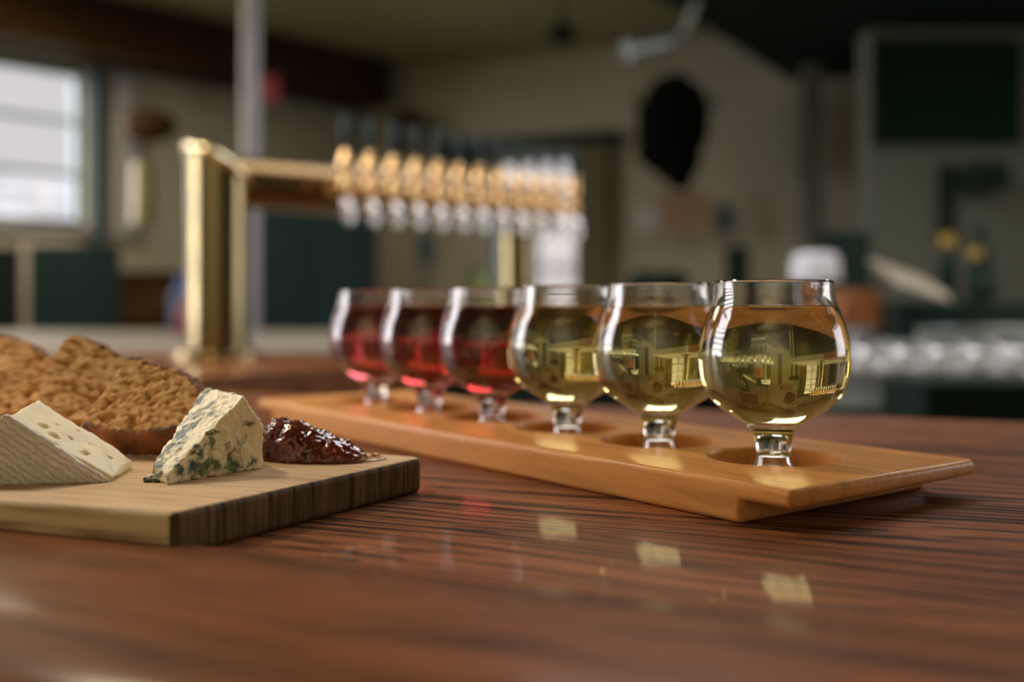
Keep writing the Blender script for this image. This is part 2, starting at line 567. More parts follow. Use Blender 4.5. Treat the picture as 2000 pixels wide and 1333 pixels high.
# column and dark dropped ceiling at the right
mb = MB()
a = P(1560, 600, 6.35); b = P(1594, 600, 6.35)
mb.box((a.x, 6.2, 0), (b.x, 6.32, ZC))
tag(mb.build('trim_6', pm('column_paint', (0.16, 0.17, 0.14), 0.8), None, smooth=False), kind='structure')
mb = MB()
mb.prism([(0.51, 4.5), (0.825, 5.0), (1.86, 6.66), (3.6, 5.8), (5.1, 5.1), (5.1, 4.5)], 2.63, 2.66)
mb.prism([(0.51, 4.5), (0.825, 5.0), (1.86, 6.66), (1.83, 6.68), (0.80, 5.02), (0.48, 4.52)], 2.63, ZC - 0.002)
tag(mb.build('trim_7', m_dark, None, smooth=False), kind='structure')

# ------------------------------------------------------------------ the bar counter
ANG = math.radians(-22)
bar = root('bar_counter', (0, 0.317, 0), ANG)
tag(bar, 'reddish brown oak bar counter in the foreground, carrying both serving boards', 'bar counter')
mb = MB(); mb.box((-1.9, 0.0118, T - 0.04), (2.2, 0.592, T))
mb.build('countertop', m_bar, bar, bevel=0.004)
prof = [(0.0095, -0.04), (0.0095, 0.0005), (0.004, 0.0035), (-0.004, 0.005), (-0.03, 0.0062), (-0.08, 0.006), (-0.11, 0.002), (-0.125, -0.008), (-0.13, -0.022), (-0.125, -0.036), (-0.11, -0.045), (-0.02, -0.045)]
mb = MB(); mb.extrude([(-1.9, y, T + z) for y, z in prof], (4.1, 0, 0))
tag(mb.build('bar_rail', m_rail, bar, angle=50), 'raised rounded rail along the near edge')
mb = MB(); mb.box((-1.85, 0.06, 0.0), (2.15, 0.54, T - 0.041))
mb.build('cabinet_body', m_darkwood, bar, smooth=False)

# ------------------------------------------------------------------ cheese board
TB = 0.0162
Fp = V((-0.1198, 0.3613)); Rp = V((-0.0422, 0.4969))
Bp = Rp + V((-0.898, 0.44)) * 0.42
Lp = Fp + V((-0.9475, 0.3197)) * 0.42
def round_poly(pts, rs, n=6):
    out = []
    N = len(pts)
    for i, p in enumerate(pts):
        a = (pts[i - 1] - p).normalized(); b = (pts[(i + 1) % N] - p).normalized()
        r = rs[i]
        p0 = p + a * r; p1 = p + b * r
        for k in range(n + 1):
            t = k / n
            out.append((1 - t) ** 2 * p0 + 2 * t * (1 - t) * p + t * t * p1)
    return out
cb_dir = (Fp - Lp).normalized()
cb_ang = math.atan2(cb_dir.y, cb_dir.x)
cb = wroot('cheese_board', (-0.25, 0.50, T), cb_ang)
tag(cb, 'thick pale wooden serving board with an end-grain side darkened as if in shade, carrying bread and cheese', 'serving board')
mb = MB()
mb.prism([p for p in round_poly([Fp, Rp, Bp, Lp], [0.004, 0.007, 0.005, 0.005])], T, T + TB)
o = mb.build('board', m_oak, cb, bevel=0.0022, bseg=3)
# shade-darkened end grain and live front side as materials of the same piece, chosen by face direction
m_shaded_endgrain = bpy.data.materials.new('shaded_end_grain')
m_shaded_endgrain.use_nodes = True
nt = m_shaded_endgrain.node_tree
b = nt.nodes['Principled BSDF']
tcn = node(nt, 'ShaderNodeTexCoord'); mp = node(nt, 'ShaderNodeMapping')
mp.inputs['Scale'].default_value = (30, 420, 22)
nt.links.new(tcn.outputs['Object'], mp.inputs[0])
nz = node(nt, 'ShaderNodeTexNoise'); nz.inputs['Scale'].default_value = 1.0; nz.inputs['Detail'].default_value = 3
nt.links.new(mp.outputs[0], nz.inputs['Vector'])
r = ramp(nt, [(0.35, (0.035, 0.020, 0.008)), (0.52, (0.13, 0.085, 0.035)), (0.7, (0.20, 0.135, 0.06))], nz.outputs['Fac'])  # grain streaks, with the shade on this end put into the colour
nt.links.new(r.outputs[0], b.inputs['Base Color'])
b.inputs['Roughness'].default_value = 0.85
bp = node(nt, 'ShaderNodeBump'); bp.inputs['Strength'].default_value = 0.5; bp.inputs['Distance'].default_value = 0.0008
nt.links.new(nz.outputs['Fac'], bp.inputs['Height']); nt.links.new(bp.outputs[0], b.inputs['Normal'])
bake(o)
o.data.materials.append(m_shaded_endgrain); o.data.materials.append(m_cutend)
for p in o.data.polygons:
    n = p.normal
    if n.z < 0.8:
        if n.x > 0.5: p.material_index = 1
        elif n.y < -0.5: p.material_index = 2
for p in o.data.polygons: p.use_smooth = True

BZ = T + TB      # top of the cheese board

# ------------------------------------------------------------------ blue cheese
def hull(name, pts, mat, parent, loc=None):
    mb = MB()
    vs = [mb.bm.verts.new(V(p)) for p in pts]
    bmesh.ops.convex_hull(mb.bm, input=vs)
    return mb.build(name, mat, parent, smooth=False)

def cheese_mat(name, base, vein=None, thr=0.56, sss=0.25, crack=0.2):
    m = bpy.data.materials.new(name)
    m.use_nodes = True
    nt = m.node_tree; b = nt.nodes['Principled BSDF']; L = nt.links.new
    tcn = node(nt, 'ShaderNodeTexCoord')
    n0 = node(nt, 'ShaderNodeTexNoise'); n0.inputs['Scale'].default_value = 45; n0.inputs['Detail'].default_value = 5
    L(tcn.outputs['Object'], n0.inputs['Vector'])
    r0 = ramp(nt, [(0.3, tuple(x * 0.93 for x in base)), (0.7, base)], n0.outputs['Fac'])
    col = r0.outputs[0]
    if vein:
        n1 = node(nt, 'ShaderNodeTexNoise'); n1.inputs['Scale'].default_value = 135; n1.inputs['Detail'].default_value = 4; n1.inputs['Distortion'].default_value = 0.45
        n1.inputs['Roughness'].default_value = 0.62
        L(tcn.outputs['Object'], n1.inputs['Vector'])
        n2 = node(nt, 'ShaderNodeTexNoise'); n2.inputs['Scale'].default_value = 45; n2.inputs['Detail'].default_value = 2
        L(tcn.outputs['Object'], n2.inputs['Vector'])
        # fewer veins towards the far side of the wedge, away from the crumbly tip
        av = node(nt, 'ShaderNodeSeparateXYZ'); L(tcn.outputs['Object'], av.inputs[0])
        mm = node(nt, 'ShaderNodeMapRange')
        mm.inputs['From Min'].default_value = -0.014; mm.inputs['From Max'].default_value = 0.020
        mm.inputs['To Min'].default_value = 0.045; mm.inputs['To Max'].default_value = -0.10
        L(av.outputs['X'], mm.inputs['Value'])
        ad = node(nt, 'ShaderNodeMath', operation='ADD'); L(n1.outputs['Fac'], ad.inputs[0]); L(mm.outputs[0], ad.inputs[1])
        sc2 = node(nt, 'ShaderNodeMath', operation='MULTIPLY_ADD'); L(n2.outputs['Fac'], sc2.inputs[0]); sc2.inputs[1].default_value = 0.35; L(ad.outputs[0], sc2.inputs[2])
        rv = ramp(nt, [(thr + 0.17, 0.0), (thr + 0.24, 0.55), (thr + 0.30, 1.0)], sc2.outputs[0])
        n3 = node(nt, 'ShaderNodeTexNoise'); n3.inputs['Scale'].default_value = 40
        L(tcn.outputs['Object'], n3.inputs['Vector'])
        rc = ramp(nt, [(0.45, vein), (0.62, (0.14, 0.19, 0.06))], n3.outputs['Fac'])
        col = mix(nt, 'MIX', rv.outputs[0], col, rc.outputs[0])
    L(col, b.inputs['Base Color'])
    b.inputs['Roughness'].default_value = 0.5
    b.inputs['Subsurface Weight'].default_value = sss
    b.inputs['Subsurface Radius'].default_value = (0.006, 0.004, 0.002)
    b.inputs['Subsurface Scale'].default_value = 1.0
    bp = node(nt, 'ShaderNodeBump'); bp.inputs['Strength'].default_value = crack; bp.inputs['Distance'].default_value = 0.001
    nb = node(nt, 'ShaderNodeTexNoise'); nb.inputs['Scale'].default_value = 260; nb.inputs['Detail'].default_value = 4
    L(tcn.outputs['Object'], nb.inputs['Vector']); L(nb.outputs['Fac'], bp.inputs['Height']); L(bp.outputs[0], b.inputs['Normal'])
    return m

D_ = V((-0.1412, 0.4184, BZ)); E_ = V((-0.1527, 0.4350, BZ)); C_ = V((-0.1125, 0.4620, BZ)); K_ = V((-0.1427, 0.506, BZ))
B_ = V((-0.1183, 0.4532, BZ + 0.0335)); A_ = V((-0.1470, 0.490, BZ + 0.0345)); CM = V((-0.1137, 0.4612, BZ + 0.018))
m_blue = m_blue
m_bc = cheese_mat('blue_veined_cheese', (0.93, 0.84, 0.58), (0.05, 0.095, 0.12), thr=0.475)
bc = wroot('blue_cheese_wedge', (-0.133, 0.455, BZ))
tag(bc, 'cream wedge of blue cheese with blue-green veins, standing beside the jam', 'cheese')
Z2 = V((0, 0, 0.002))
o = hull('cheese_paste', [D_, E_, C_, K_, B_, A_, CM + V((0.002, -0.001, 0)), D_ + Z2 * 2, E_ + Z2 * 3, K_ + V((0, 0, 0.02))], m_bc, bc)
remesh(o, 0.0008, lambda p, n: 0.0007 * fbm(p, 110, 3) + 0.0006 * fbm(p, 420, 2) - 0.0016 * max(0, fbm(p + V((3, 1, 2)), 170, 2) - 0.42), 1)
# crumbs at the tip
for i in range(9):
    a = random.uniform(-0.5, 3.3)
    c = (D_ + E_) / 2 + V((math.cos(a) * random.uniform(-0.006, 0.004), -0.001 + math.sin(a) * 0.003, 0))
    r = random.uniform(0.0012, 0.0026)
    mb = MB(); mb.ball((c.x, c.y, BZ + r * 0.7), r, 2, (1.2, 1, 0.8))
    o = mb.build('crumb', m_bc, bc)
    for v in o.data.vertices: v.co *= 1.0; v.co += v.normal * 0.0004 * fbm(v.co, 600, 2)

# ------------------------------------------------------------------ soft white cheese
P1 = V((-0.1666, 0.4245, BZ)); P2 = V((-0.1715, 0.4622, BZ))
Q1 = V((-0.2069, 0.4187, BZ + 0.0278)); Q2 = V((-0.2109, 0.456, BZ + 0.0310))
S1 = V((-0.249, 0.412, BZ)); S2 = V((-0.253, 0.450, BZ))
br = wroot('brie_wedge', (-0.208, 0.437, BZ))
tag(br, 'wedge of soft white cheese with a ridged white rind, at the left edge', 'cheese')
m_paste = cheese_mat('soft_pale_paste', (0.99, 0.87, 0.58), None, sss=0.35, crack=0.12)
# white ridged rind
m_rind = bpy.data.materials.new('white_rind'); m_rind.use_nodes = True
nt = m_rind.node_tree; b = nt.nodes['Principled BSDF']; L = nt.links.new
tcn = node(nt, 'ShaderNodeTexCoord'); mp = node(nt, 'ShaderNodeMapping')
mp.inputs['Rotation'].default_value = (0, math.radians(52), 0)
mp.inputs['Scale'].default_value = (1, 1, 1)
L(tcn.outputs['Object'], mp.inputs[0])
wv = node(nt, 'ShaderNodeTexWave'); wv.wave_type = 'BANDS'; wv.bands_direction = 'X'
wv.inputs['Scale'].default_value = 125; wv.inputs['Distortion'].default_value = 4.0; wv.inputs['Detail'].default_value = 3; wv.inputs['Detail Scale'].default_value = 3.0
L(mp.outputs[0], wv.inputs['Vector'])
nn = node(nt, 'ShaderNodeTexNoise'); nn.inputs['Scale'].default_value = 85; nn.inputs['Detail'].default_value = 3
L(tcn.outputs['Object'], nn.inputs['Vector'])
pr = mix(nt, 'MULTIPLY', 1.0, wv.outputs['Color'], nn.outputs['Fac'])
r = ramp(nt, [(0.0, (0.72, 0.57, 0.42)), (0.09, (0.78, 0.72, 0.64)), (0.20, (0.88, 0.86, 0.84))], pr)
L(r.outputs[0], b.inputs['Base Color']); b.inputs['Roughness'].default_value = 0.85
b.inputs['Subsurface Weight'].default_value = 0.15; b.inputs['Subsurface Radius'].default_value = (0.004, 0.003, 0.002); b.inputs['Subsurface Scale'].default_value = 1.0
bp = node(nt, 'ShaderNodeBump'); bp.inputs['Strength'].default_value = 0.8; bp.inputs['Distance'].default_value = 0.0014
L(pr, bp.inputs['Height']); L(bp.outputs[0], b.inputs['Normal'])
inn = V((0.0002, 0.0026, 0))
pits = [(0.30, 0.62), (0.45, 0.8), (0.48, 0.45), (0.62, 0.7), (0.7, 0.55), (0.25, 0.35), (0.82, 0.6), (0.66, 0.3), (0.38, 0.25)]
def brie_disp(p, n):
    d = 0.0005 * fbm(p, 160, 3)
    if n.z > 0.35 and n.x > 0.2:
        w_ = p + V((-0.208, 0.437, BZ))
        for (u, v_) in pits:
            c = Q1.lerp(P1, u).lerp(Q2.lerp(P2, u), v_)
            q = (w_ - c); q.y *= 1.0
            dd = q.length / (0.0016 + 0.0014 * ((u * 7.3) % 1)) + 0.3 * fbm(p, 500, 2)
            if dd < 1: d -= 0.0022 * (1 - dd * dd)
        d += 0.0009 * fbm(p, 70, 2)
    return d
o = hull('cheese_paste', [P1 + inn + V((-0.001, 0, 0)), P2 + V((0, -0.001, 0)), Q1 + inn, Q2, S1 + inn, S2, P2 + V((0, 0, 0.004)), P1 + inn + V((0, 0, 0.0015))], m_paste, br)
remesh(o, 0.0007, brie_disp, 2)
o = hull('rind', [P1, P1 + inn, Q1 + V((0.0008, 0, 0.0008)), Q1 + inn + V((0.0008, 0, 0.0008)), S1, S1 + inn, Q1 + V((-0.002, 0, 0.0006))], m_rind, br)
remesh(o, 0.0006, lambda p, n: 0.0005 * fbm(p, 230, 3), 1)

# ------------------------------------------------------------------ bread
m_crumb = bpy.data.materials.new('bread_crumb'); m_crumb.use_nodes = True
nt = m_crumb.node_tree; b = nt.nodes['Principled BSDF']; L = nt.links.new
tcn = node(nt, 'ShaderNodeTexCoord')
n0 = node(nt, 'ShaderNodeTexNoise'); n0.inputs['Scale'].default_value = 230; n0.inputs['Detail'].default_value = 6; n0.inputs['Roughness'].default_value = 0.75
L(tcn.outputs['Object'], n0.inputs['Vector'])
r0 = ramp(nt, [(0.30, (0.22, 0.09, 0.022)), (0.44, (0.56, 0.28, 0.085)), (0.58, (0.74, 0.43, 0.155)), (0.72, (0.86, 0.62, 0.36))], n0.outputs['Fac'])
L(r0.outputs[0], b.inputs['Base Color']); b.inputs['Roughness'].default_value = 0.85
b.inputs['Subsurface Weight'].default_value = 0.1; b.inputs['Subsurface Radius'].default_value = (0.003, 0.0015, 0.0008); b.inputs['Subsurface Scale'].default_value = 1.0
bp = node(nt, 'ShaderNodeBump'); bp.inputs['Strength'].default_value = 0.7; bp.inputs['Distance'].default_value = 0.001
L(n0.outputs['Fac'], bp.inputs['Height']); L(bp.outputs[0], b.inputs['Normal'])
m_crust = pm('bread_crust', (0.20, 0.07, 0.022), 0.7, scale=90, var=0.55)
m_crustf = pm('floury_crust', (0.22, 0.10, 0.04), 0.8, scale=60, var=0.5)

def ray_plane(px, py, p0, n):
    d = V(((px - 1000) / F, 1, -(py - 600) / F))
    o_ = V((0, 0, CZ))
    t = (p0 - o_).dot(n) / d.dot(n)
    return o_ + d * t

def slice_(label, outline, crust_idx, d0, thick, yaw, seed, lean=50):
    le = math.radians(lean)
    n = V((math.sin(yaw) * math.cos(le), -math.cos(yaw) * math.cos(le), math.sin(le)))
    p0 = V((((270 if d0 < 0.5 else 130) - 1000) / F * d0, d0, BZ + thick * n.z + 0.0006))
    pts = [ray_plane(x, y, p0, n) for x, y in outline]
    zmin = BZ + thick * n.z + 0.0004
    for p in pts:
        if p.z < zmin:      # rest on the board
            k = (zmin - p.z)
            p += V((0, math.tan(math.pi / 2 - le) * 0, 0)); p.z = zmin; 
    c = sum(pts, V()) / len(pts)
    r_ = wroot('bread_slice', (c.x, c.y + 0.01, BZ))
    tag(r_, label, 'bread', 'slices of brown bread on the cheese board')
    mb = MB(); mb.extrude(pts, -n * thick)
    o = mb.build('crumb', m_crumb, r_, smooth=False)
    sd = V((seed * 3.1, seed * 1.7, seed))
    def holes(p, nn):
        q = p + sd
        d = 0.0006 * fbm(q, 90, 3) + 0.0005 * fbm(q, 350, 2)
        h = noise.noise(V((q.x * 190, q.y * 230, q.z * 280))) + 0.25 * noise.noise(q * 600)
        h2 = noise.noise(V((q.x * 310 + 7, q.y * 380, q.z * 460)))
        if h > 0.20: d -= 0.010 * min(0.35, h - 0.20)
        if h2 > 0.25: d -= 0.0028 * (h2 - 0.25)
        return d
    remesh(o, 0.0008, holes, 1)
    # crust band along the outer side of the loaf
    idx = crust_idx
    for run in idx:
        cp = [pts[i] for i in run]
        band = []
        mb = MB()
        outv = []
        for i, p in enumerate(cp):
            a = cp[max(0, i - 1)]; b_ = cp[min(len(cp) - 1, i + 1)]
            t = (b_ - a).normalized()
            out = t.cross(n).normalized()
            if (p - c).dot(out) < 0: out = -out
            outv.append(out)
        w_in, w_out = 0.0018, 0.0018
        ring = [[p - o_ * w_in + n * 0.0003, p + o_ * w_out - n * 0.0006, p + o_ * w_out - n * (thick - 0.0003), p - o_ * w_in - n * (thick + 0.0003)] for p, o_ in zip(cp, outv)]
        vr = [[mb.bm.verts.new(q) for q in rr] for rr in ring]
        for a_, b_ in zip(vr, vr[1:]):
            for k in range(4):
                mb.bm.faces.new((a_[k], a_[(k + 1) % 4], b_[(k + 1) % 4], b_[k]))
        mb.bm.faces.new(vr[0]); mb.bm.faces.new(vr[-1][::-1])
        o = mb.build('crust', m_crust, r_, smooth=False)
        remesh(o, 0.0008, lambda p, nn: 0.0005 * fbm(p + sd, 140, 3) + 0.0003 * fbm(p, 500, 2), 1)
    return r_

slice_('triangular slice of brown bread in front, its crust base towards the blue cheese',
       [(160, 826), (182, 790), (205, 762), (228, 725), (250, 697), (272, 698), (300, 708), (345, 722), (380, 742), (398, 768), (388, 800), (366, 826), (340, 838), (280, 842), (215, 842)],
       [(4, 5, 6, 7, 8, 9, 10), (11, 12, 13, 14, 0)], 0.488, 0.0172, -0.22, 1, 46)
slice_('pointed slice of brown bread in the middle, rising behind the white cheese',
       [(60, 835), (75, 770), (100, 705), (122, 662), (138, 655), (165, 660), (205, 675), (245, 702), (262, 735), (262, 800), (250, 845)],
       [(4, 5, 6, 7, 8, 9)], 0.545, 0.0165, 0.30, 2, 55)
slice_('slice of brown bread at the left edge, behind the other two',
       [(-110, 845), (-120, 760), (-90, 690), (-40, 658), (5, 654), (40, 664), (75, 680), (105, 702), (120, 760), (110, 845)],
       [(3, 4, 5, 6, 7)], 0.580, 0.0165, -0.12, 3)

# ------------------------------------------------------------------ jam
m_jam = bpy.data.materials.new('dark_red_jam'); m_jam.use_nodes = True
nt = m_jam.node_tree; b = nt.nodes['Principled BSDF']; L = nt.links.new
tcn = node(nt, 'ShaderNodeTexCoord'); n0 = node(nt, 'ShaderNodeTexNoise'); n0.inputs['Scale'].default_value = 120; n0.inputs['Detail'].default_value = 3
L(tcn.outputs['Object'], n0.inputs['Vector'])
r0 = ramp(nt, [(0.35, (0.07, 0.008, 0.005)), (0.6, (0.16, 0.02, 0.010)), (0.75, (0.34, 0.10, 0.03))], n0.outputs['Fac'])
L(r0.outputs[0], b.inputs['Base Color'])
b.inputs['Roughness'].default_value = 0.12; b.inputs['Subsurface Weight'].default_value = 0.4
b.inputs['Subsurface Radius'].default_value = (0.006, 0.0015, 0.001); b.inputs['Subsurface Scale'].default_value = 1.0
b.inputs['Coat Weight'].default_value = 0.6; b.inputs['Coat Roughness'].default_value = 0.04
m_syrup = pm('amber_syrup', (0.60, 0.20, 0.03), 0.25, Subsurface_Weight=0.3)
m_seed = pm('fig_seed', (0.42, 0.16, 0.04), 0.4)
jam = wroot('jam_dollop', (-0.092, 0.487, BZ))
tag(jam, 'glossy dark red heap of seeded jam on the serving board, right of the blue cheese', 'jam')
mb = MB()
for (cx, cy_, r, h) in ((-0.1105, 0.492, 0.0105, 0.0195), (-0.103, 0.490, 0.0125, 0.0185), (-0.094, 0.488, 0.0125, 0.0145), (-0.084, 0.486, 0.0115, 0.0105), (-0.0765, 0.484, 0.008, 0.0065), (-0.117, 0.496, 0.008, 0.013)):
    mb.ball((cx, cy_, BZ), 1.0, 4, (r, r * 1.15, h))
o = mb.build('jam', m_jam, jam)
def jd(p, n):
    if p.z < 0.0006 : return 0
    a = fbm(p, 150, 2)
    return 0.0013 * abs(a) + 0.0011 * (0.5 - noise.voronoi(p * 230)[0][0]) + 0.0004 * fbm(p, 500, 2)
remesh(o, 0.0007, jd, 3)
mb = MB()
for (cx, cy_, r, h) in ((-0.0715, 0.487, 0.009, 0.0014), (-0.066, 0.490, 0.006, 0.0010), (-0.078, 0.482, 0.008, 0.0012), (-0.0665, 0.4925, 0.0035, 0.0025)):
    mb.ball((cx, cy_, BZ + 0.0003), 1.0, 4, (r, r * 0.9, h))
o = mb.build('syrup', m_syrup, jam)
tag(o, 'thin amber syrup run')
vs = [v.co.copy() for v in jam.children[0].data.vertices if v.co.z > 0.002]
ns = [v.normal.copy() for v in jam.children[0].data.vertices if v.co.z > 0.002]
mb = MB()
for i in range(80):
    k = random.randrange(len(vs))
    M = Matrix.Translation(vs[k] + V((-0.092, 0.487, BZ))) @ Matrix.Rotation(random.uniform(0, 3), 4, 'X') @ Matrix.Rotation(random.uniform(0, 3), 4, 'Y') @ Matrix.Diagonal((0.0007, 0.00045, 0.00045, 1))
    bmesh.ops.create_icosphere(mb.bm, subdivisions=1, radius=1.0, matrix=M)
o = mb.build('seeds', m_seed, jam)
tag(o, 'pale seeds scattered in the jam', kind='stuff')

# ------------------------------------------------------------------ the flight board
e_ = V((0.793, 0.608, 0)).normalized(); u_ = V((-e_.y, e_.x, 0))     # across and along (away from the camera)
N0 = V((0.1085, 0.398, T))
FT = 0.0175
LEN = 0.063 * 2 + 0.0757 * 5; WID = 0.1385; SL = 0.0078; OV = 0.025
fb_ang = math.atan2(-u_.y, -u_.x)     # local +x runs towards the near right end
corner = N0
fb = root('tasting_flight_board', N0, fb_ang)
tag(fb, 'long honey maple flight board with round wells holding the six glasses', 'flight board')
# local frame: x from 0 (near right end) to -LEN, y from 0 (camera side) to WID
prof = [(0, FT), (-LEN, FT), (-LEN, FT - SL), (-LEN + OV, FT - SL), (-LEN + OV, 0), (-OV, 0), (-OV, FT - SL), (0, FT - SL)]
ysign = 1.0
Lx = V((math.cos(fb_ang), math.sin(fb_ang), 0)); Ly = V((-Lx.y, Lx.x, 0))
if Ly.dot(e_) < 0: ysign = -1.0
mb = MB(); mb.extrude([(x, 0, z) for x, z in prof], (0, ysign * WID, 0))
o = mb.build('board', m_maple, fb, bevel=0.0028, bseg=4)
HR = 0.031; REC = 0.009
bake(o)
mb = MB()
for i in range(6):
    M = Matrix.Translation((-0.063 - 0.0757 * i, ysign * WID / 2, 0))
    mb.lathe([(0, FT - REC), (HR, FT - REC), (HR, FT - 0.0012), (HR + 0.0012, FT + 0.0001), (HR + 0.0012, FT + 0.01), (0, FT + 0.01)], 96, M)
cut = mb.build('cutter', None, None, keep=True)
cut.parent = fb
md = o.modifiers.new('wells', 'BOOLEAN'); md.operation = 'DIFFERENCE'; md.object = cut; md.solver = 'EXACT'
bpy.context.view_layer.update()
bake(o)
bpy.data.objects.remove(cut)
for p in o.data.polygons: p.use_smooth = True
o.data.set_sharp_from_angle(angle=math.radians(38))

# ------------------------------------------------------------------ the glasses
outer = [(0.0, -9.0), (7.0, -9.0), (17.5, -9.0), (19.0, -8.4), (18.8, -7.7), (16.0, -6.9), (12.0, -6.0), (9.7, -4.9), (8.8, -3.2), (8.2, -0.5), (8.0, 1.8), (8.2, 4.4), (8.8, 7.4), (10.0, 11.0), (11.6, 13.6), (14.3, 16.2), (18.2, 18.6),
         (22.2, 20.8), (26.3, 23.6), (29.8, 27.2), (32.6, 31.8), (34.4, 37.2), (35.25, 43.5), (35.35, 49.4), (34.8, 55.5), (33.4, 61.8), (31.3, 67.6), (29.4, 72.5), (28.2, 77.0), (27.75, 80.5), (27.75, 83.2)]
inner = [(27.2, 84.0), (26.5, 83.3), (26.4, 80.5), (26.8, 77.0), (28.0, 72.5), (29.85, 67.4), (31.9, 61.5), (33.25, 55.3), (33.8, 49.4), (33.7, 43.6), (32.8, 37.7), (31.0, 32.6), (28.2, 28.2), (24.6, 24.8), (20.4, 22.0), (15.5, 19.8), (10.0, 18.6), (5.0, 18.1), (0.0, 18.0)]
punt = [(0.0, 2.8), (4.0, 2.4), (6.2, 0.6), (6.8, -2.0), (8.5, -6.0), (12.0, -8.2), (17.0, -9.0), (18.3, -8.95)]
def spline(pts, n):
    out = []
    for i in range(len(pts) - 1):
        p0 = pts[max(0, i - 1)]; p1 = pts[i]; p2 = pts[i + 1]; p3 = pts[min(len(pts) - 1, i + 2)]
        for k in range(n):
            t = k / n
            out.append(tuple(0.5 * ((2 * p1[j]) + (-p0[j] + p2[j]) * t + (2 * p0[j] - 5 * p1[j] + 4 * p2[j] - p3[j]) * t * t + (-p0[j] + 3 * p1[j] - 3 * p2[j] + p3[j]) * t ** 3) for j in (0, 1)))
    out.append(pts[-1])
    return out
mmz = lambda pts: [(max(0, r) / 1000, (z + 9.0) / 1000) for r, z in pts]
gp = mmz(spline(punt, 3) + spline(outer[4:], 3) + spline(inner, 3))
LEVEL = 70.9
liq_in = [p for p in spline(inner, 3) if p[1] < LEVEL]
liq_r = liq_in[0][0]
liq = [(0.0, LEVEL), (liq_r * 0.6, LEVEL), (liq_r - 0.9, LEVEL + 0.05), (liq_r - 0.1, LEVEL + 0.5), (liq_r + 0.30, LEVEL + 0.9)] + [(r + (0.25 if z > 19.5 else 0.1) * (1 if r > 0 else 0), z - 0.2) for r, z in liq_in[1:]]
lp = mmz(liq)

def make_glass(liqmat, label, liqlabel):
    mb = MB(); mb.lathe(gp, 128)
    g = mb.build('tasting_glass', m_glass, None, keep=True, angle=60)
    tag(g, label, 'glass', 'tasting glasses standing in the flight board')
    mb = MB(); mb.lathe(lp, 128)
    l = mb.build('cider', liqmat, g, angle=50)
    tag(l, liqlabel)
    return g

glabels = [
    ('round-bowled tasting glass of pale gold cider nearest the right end of the flight board', 'pale gold cider', m_cider),
    ('round-bowled tasting glass of pale gold cider, second from the right end of the board', 'pale gold cider', m_cider),
    ('round-bowled tasting glass of pale gold cider standing next to the darkest red one', 'pale gold cider', m_cider),
    ('round-bowled tasting glass of darkest red cider, right beside the pale gold ones', 'dark red cider', m_red3),
    ('round-bowled tasting glass of deep red cider between the two other red ones', 'deep red cider', m_red2),
    ('round-bowled tasting glass of bright red cider at the far left end of the board', 'bright red cider', m_red1)]
for i, (lb, ll, mt) in enumerate(glabels):
    g = make_glass(mt, lb, ll)
    pos = N0 + u_ * (0.063 + 0.0757 * i) + e_ * (WID / 2)
    g.location = (pos.x, pos.y, T + FT - REC + 0.0001)
    g.rotation_euler = (0, 0, i * 0.7)

# ------------------------------------------------------------------ tap counter with the brass tower
def G(px, py):
    d = 0.089 * F / (py - 600)
    return ((px - 1000) / F * d, d)
tcn_ = wroot('tap_counter', (-0.9, 2.0, 0))
tag(tcn_, 'second counter behind the bar, carrying the brass beer tower', 'counter')
front_a = V((-1.6, 1.775)); front_b = V((-0.33, 1.262))
wd = [(-1.6, 1.70), (-0.42, 1.235), (-0.12, 1.70), (0.0, 1.98), (-1.6, 2.02)]
mb = MB(); mb.prism(wd, T - 0.04, T)
mb.build('wooden_top', m_midwood, tcn_, smooth=False)
st = [(-1.9, 2.022), (0.0, 1.982), (0.45, 2.5), (0.40, 3.9), (-1.9, 3.9)]
mb = MB(); mb.prism(st, T - 0.04, T - 0.0005)
mb.build('stone_top', m_stone, tcn_, smooth=False)
mb = MB(); mb.prism([(-1.85, 1.86), (-0.47, 1.32), (-0.18, 1.72), (0.40, 2.5), (0.35, 3.85), (-1.85, 3.85)], 0.0, T - 0.041)
mb.build('cabinet_body', m_dark, tcn_, smooth=False)

PA = V((-0.516, 1.80, T)); PB = V((0.010, 2.252, T))
tw = wroot('beer_tower', PA)
tag(tw, 'polished brass beer tower with a long horizontal arm, standing on the counter behind', 'beer tower')
AZ = CZ + 0.222
adir = V((0.602, 0.52, 0)).normalized(); fdir = V((adir.y, -adir.x, 0))
r1 = 0.054; r2 = 0.046
# near post with a mitred top
def mitre_tube(base, ztop, rad, slope, seg=48):
    mb = MB()
    ring = []
    for zz in (0, 1):
        rr = []
        for i in range(seg):
            a = 2 * math.pi * i / seg
            off = adir * math.cos(a) * rad + fdir * math.sin(a) * rad
            z = base.z if zz == 0 else ztop - slope * (math.cos(a)) * rad
            rr.append(mb.bm.verts.new((base.x + off.x, base.y + off.y, z)))
        ring.append(rr)
    for i in range(seg):
        j = (i + 1) % seg
        mb.bm.faces.new((ring[0][i], ring[0][j], ring[1][j], ring[1][i]))
    mb.bm.faces.new(ring[0][::-1]); mb.bm.faces.new(ring[1])
    return mb
mitre_tube(PA, AZ + 0.025, r1, 0.62).build('post', m_brass, tw, bevel=0.002)
mb = MB()
ring = []
for i in range(48):
    a = 2 * math.pi * i / 48
    q = V((PA.x, PA.y, AZ + 0.025 - 0.62 * math.cos(a) * r1 - 0.004)) + adir * math.cos(a) * r1 + fdir * math.sin(a) * r1
    rad = (adir * math.cos(a) + fdir * math.sin(a))
    ring.append([mb.bm.verts.new(q + rad * (0.007 * math.cos(b_)) + V((0, 0, 0.009 * math.sin(b_)))) for b_ in [k * math.pi / 5 for k in range(10)]])
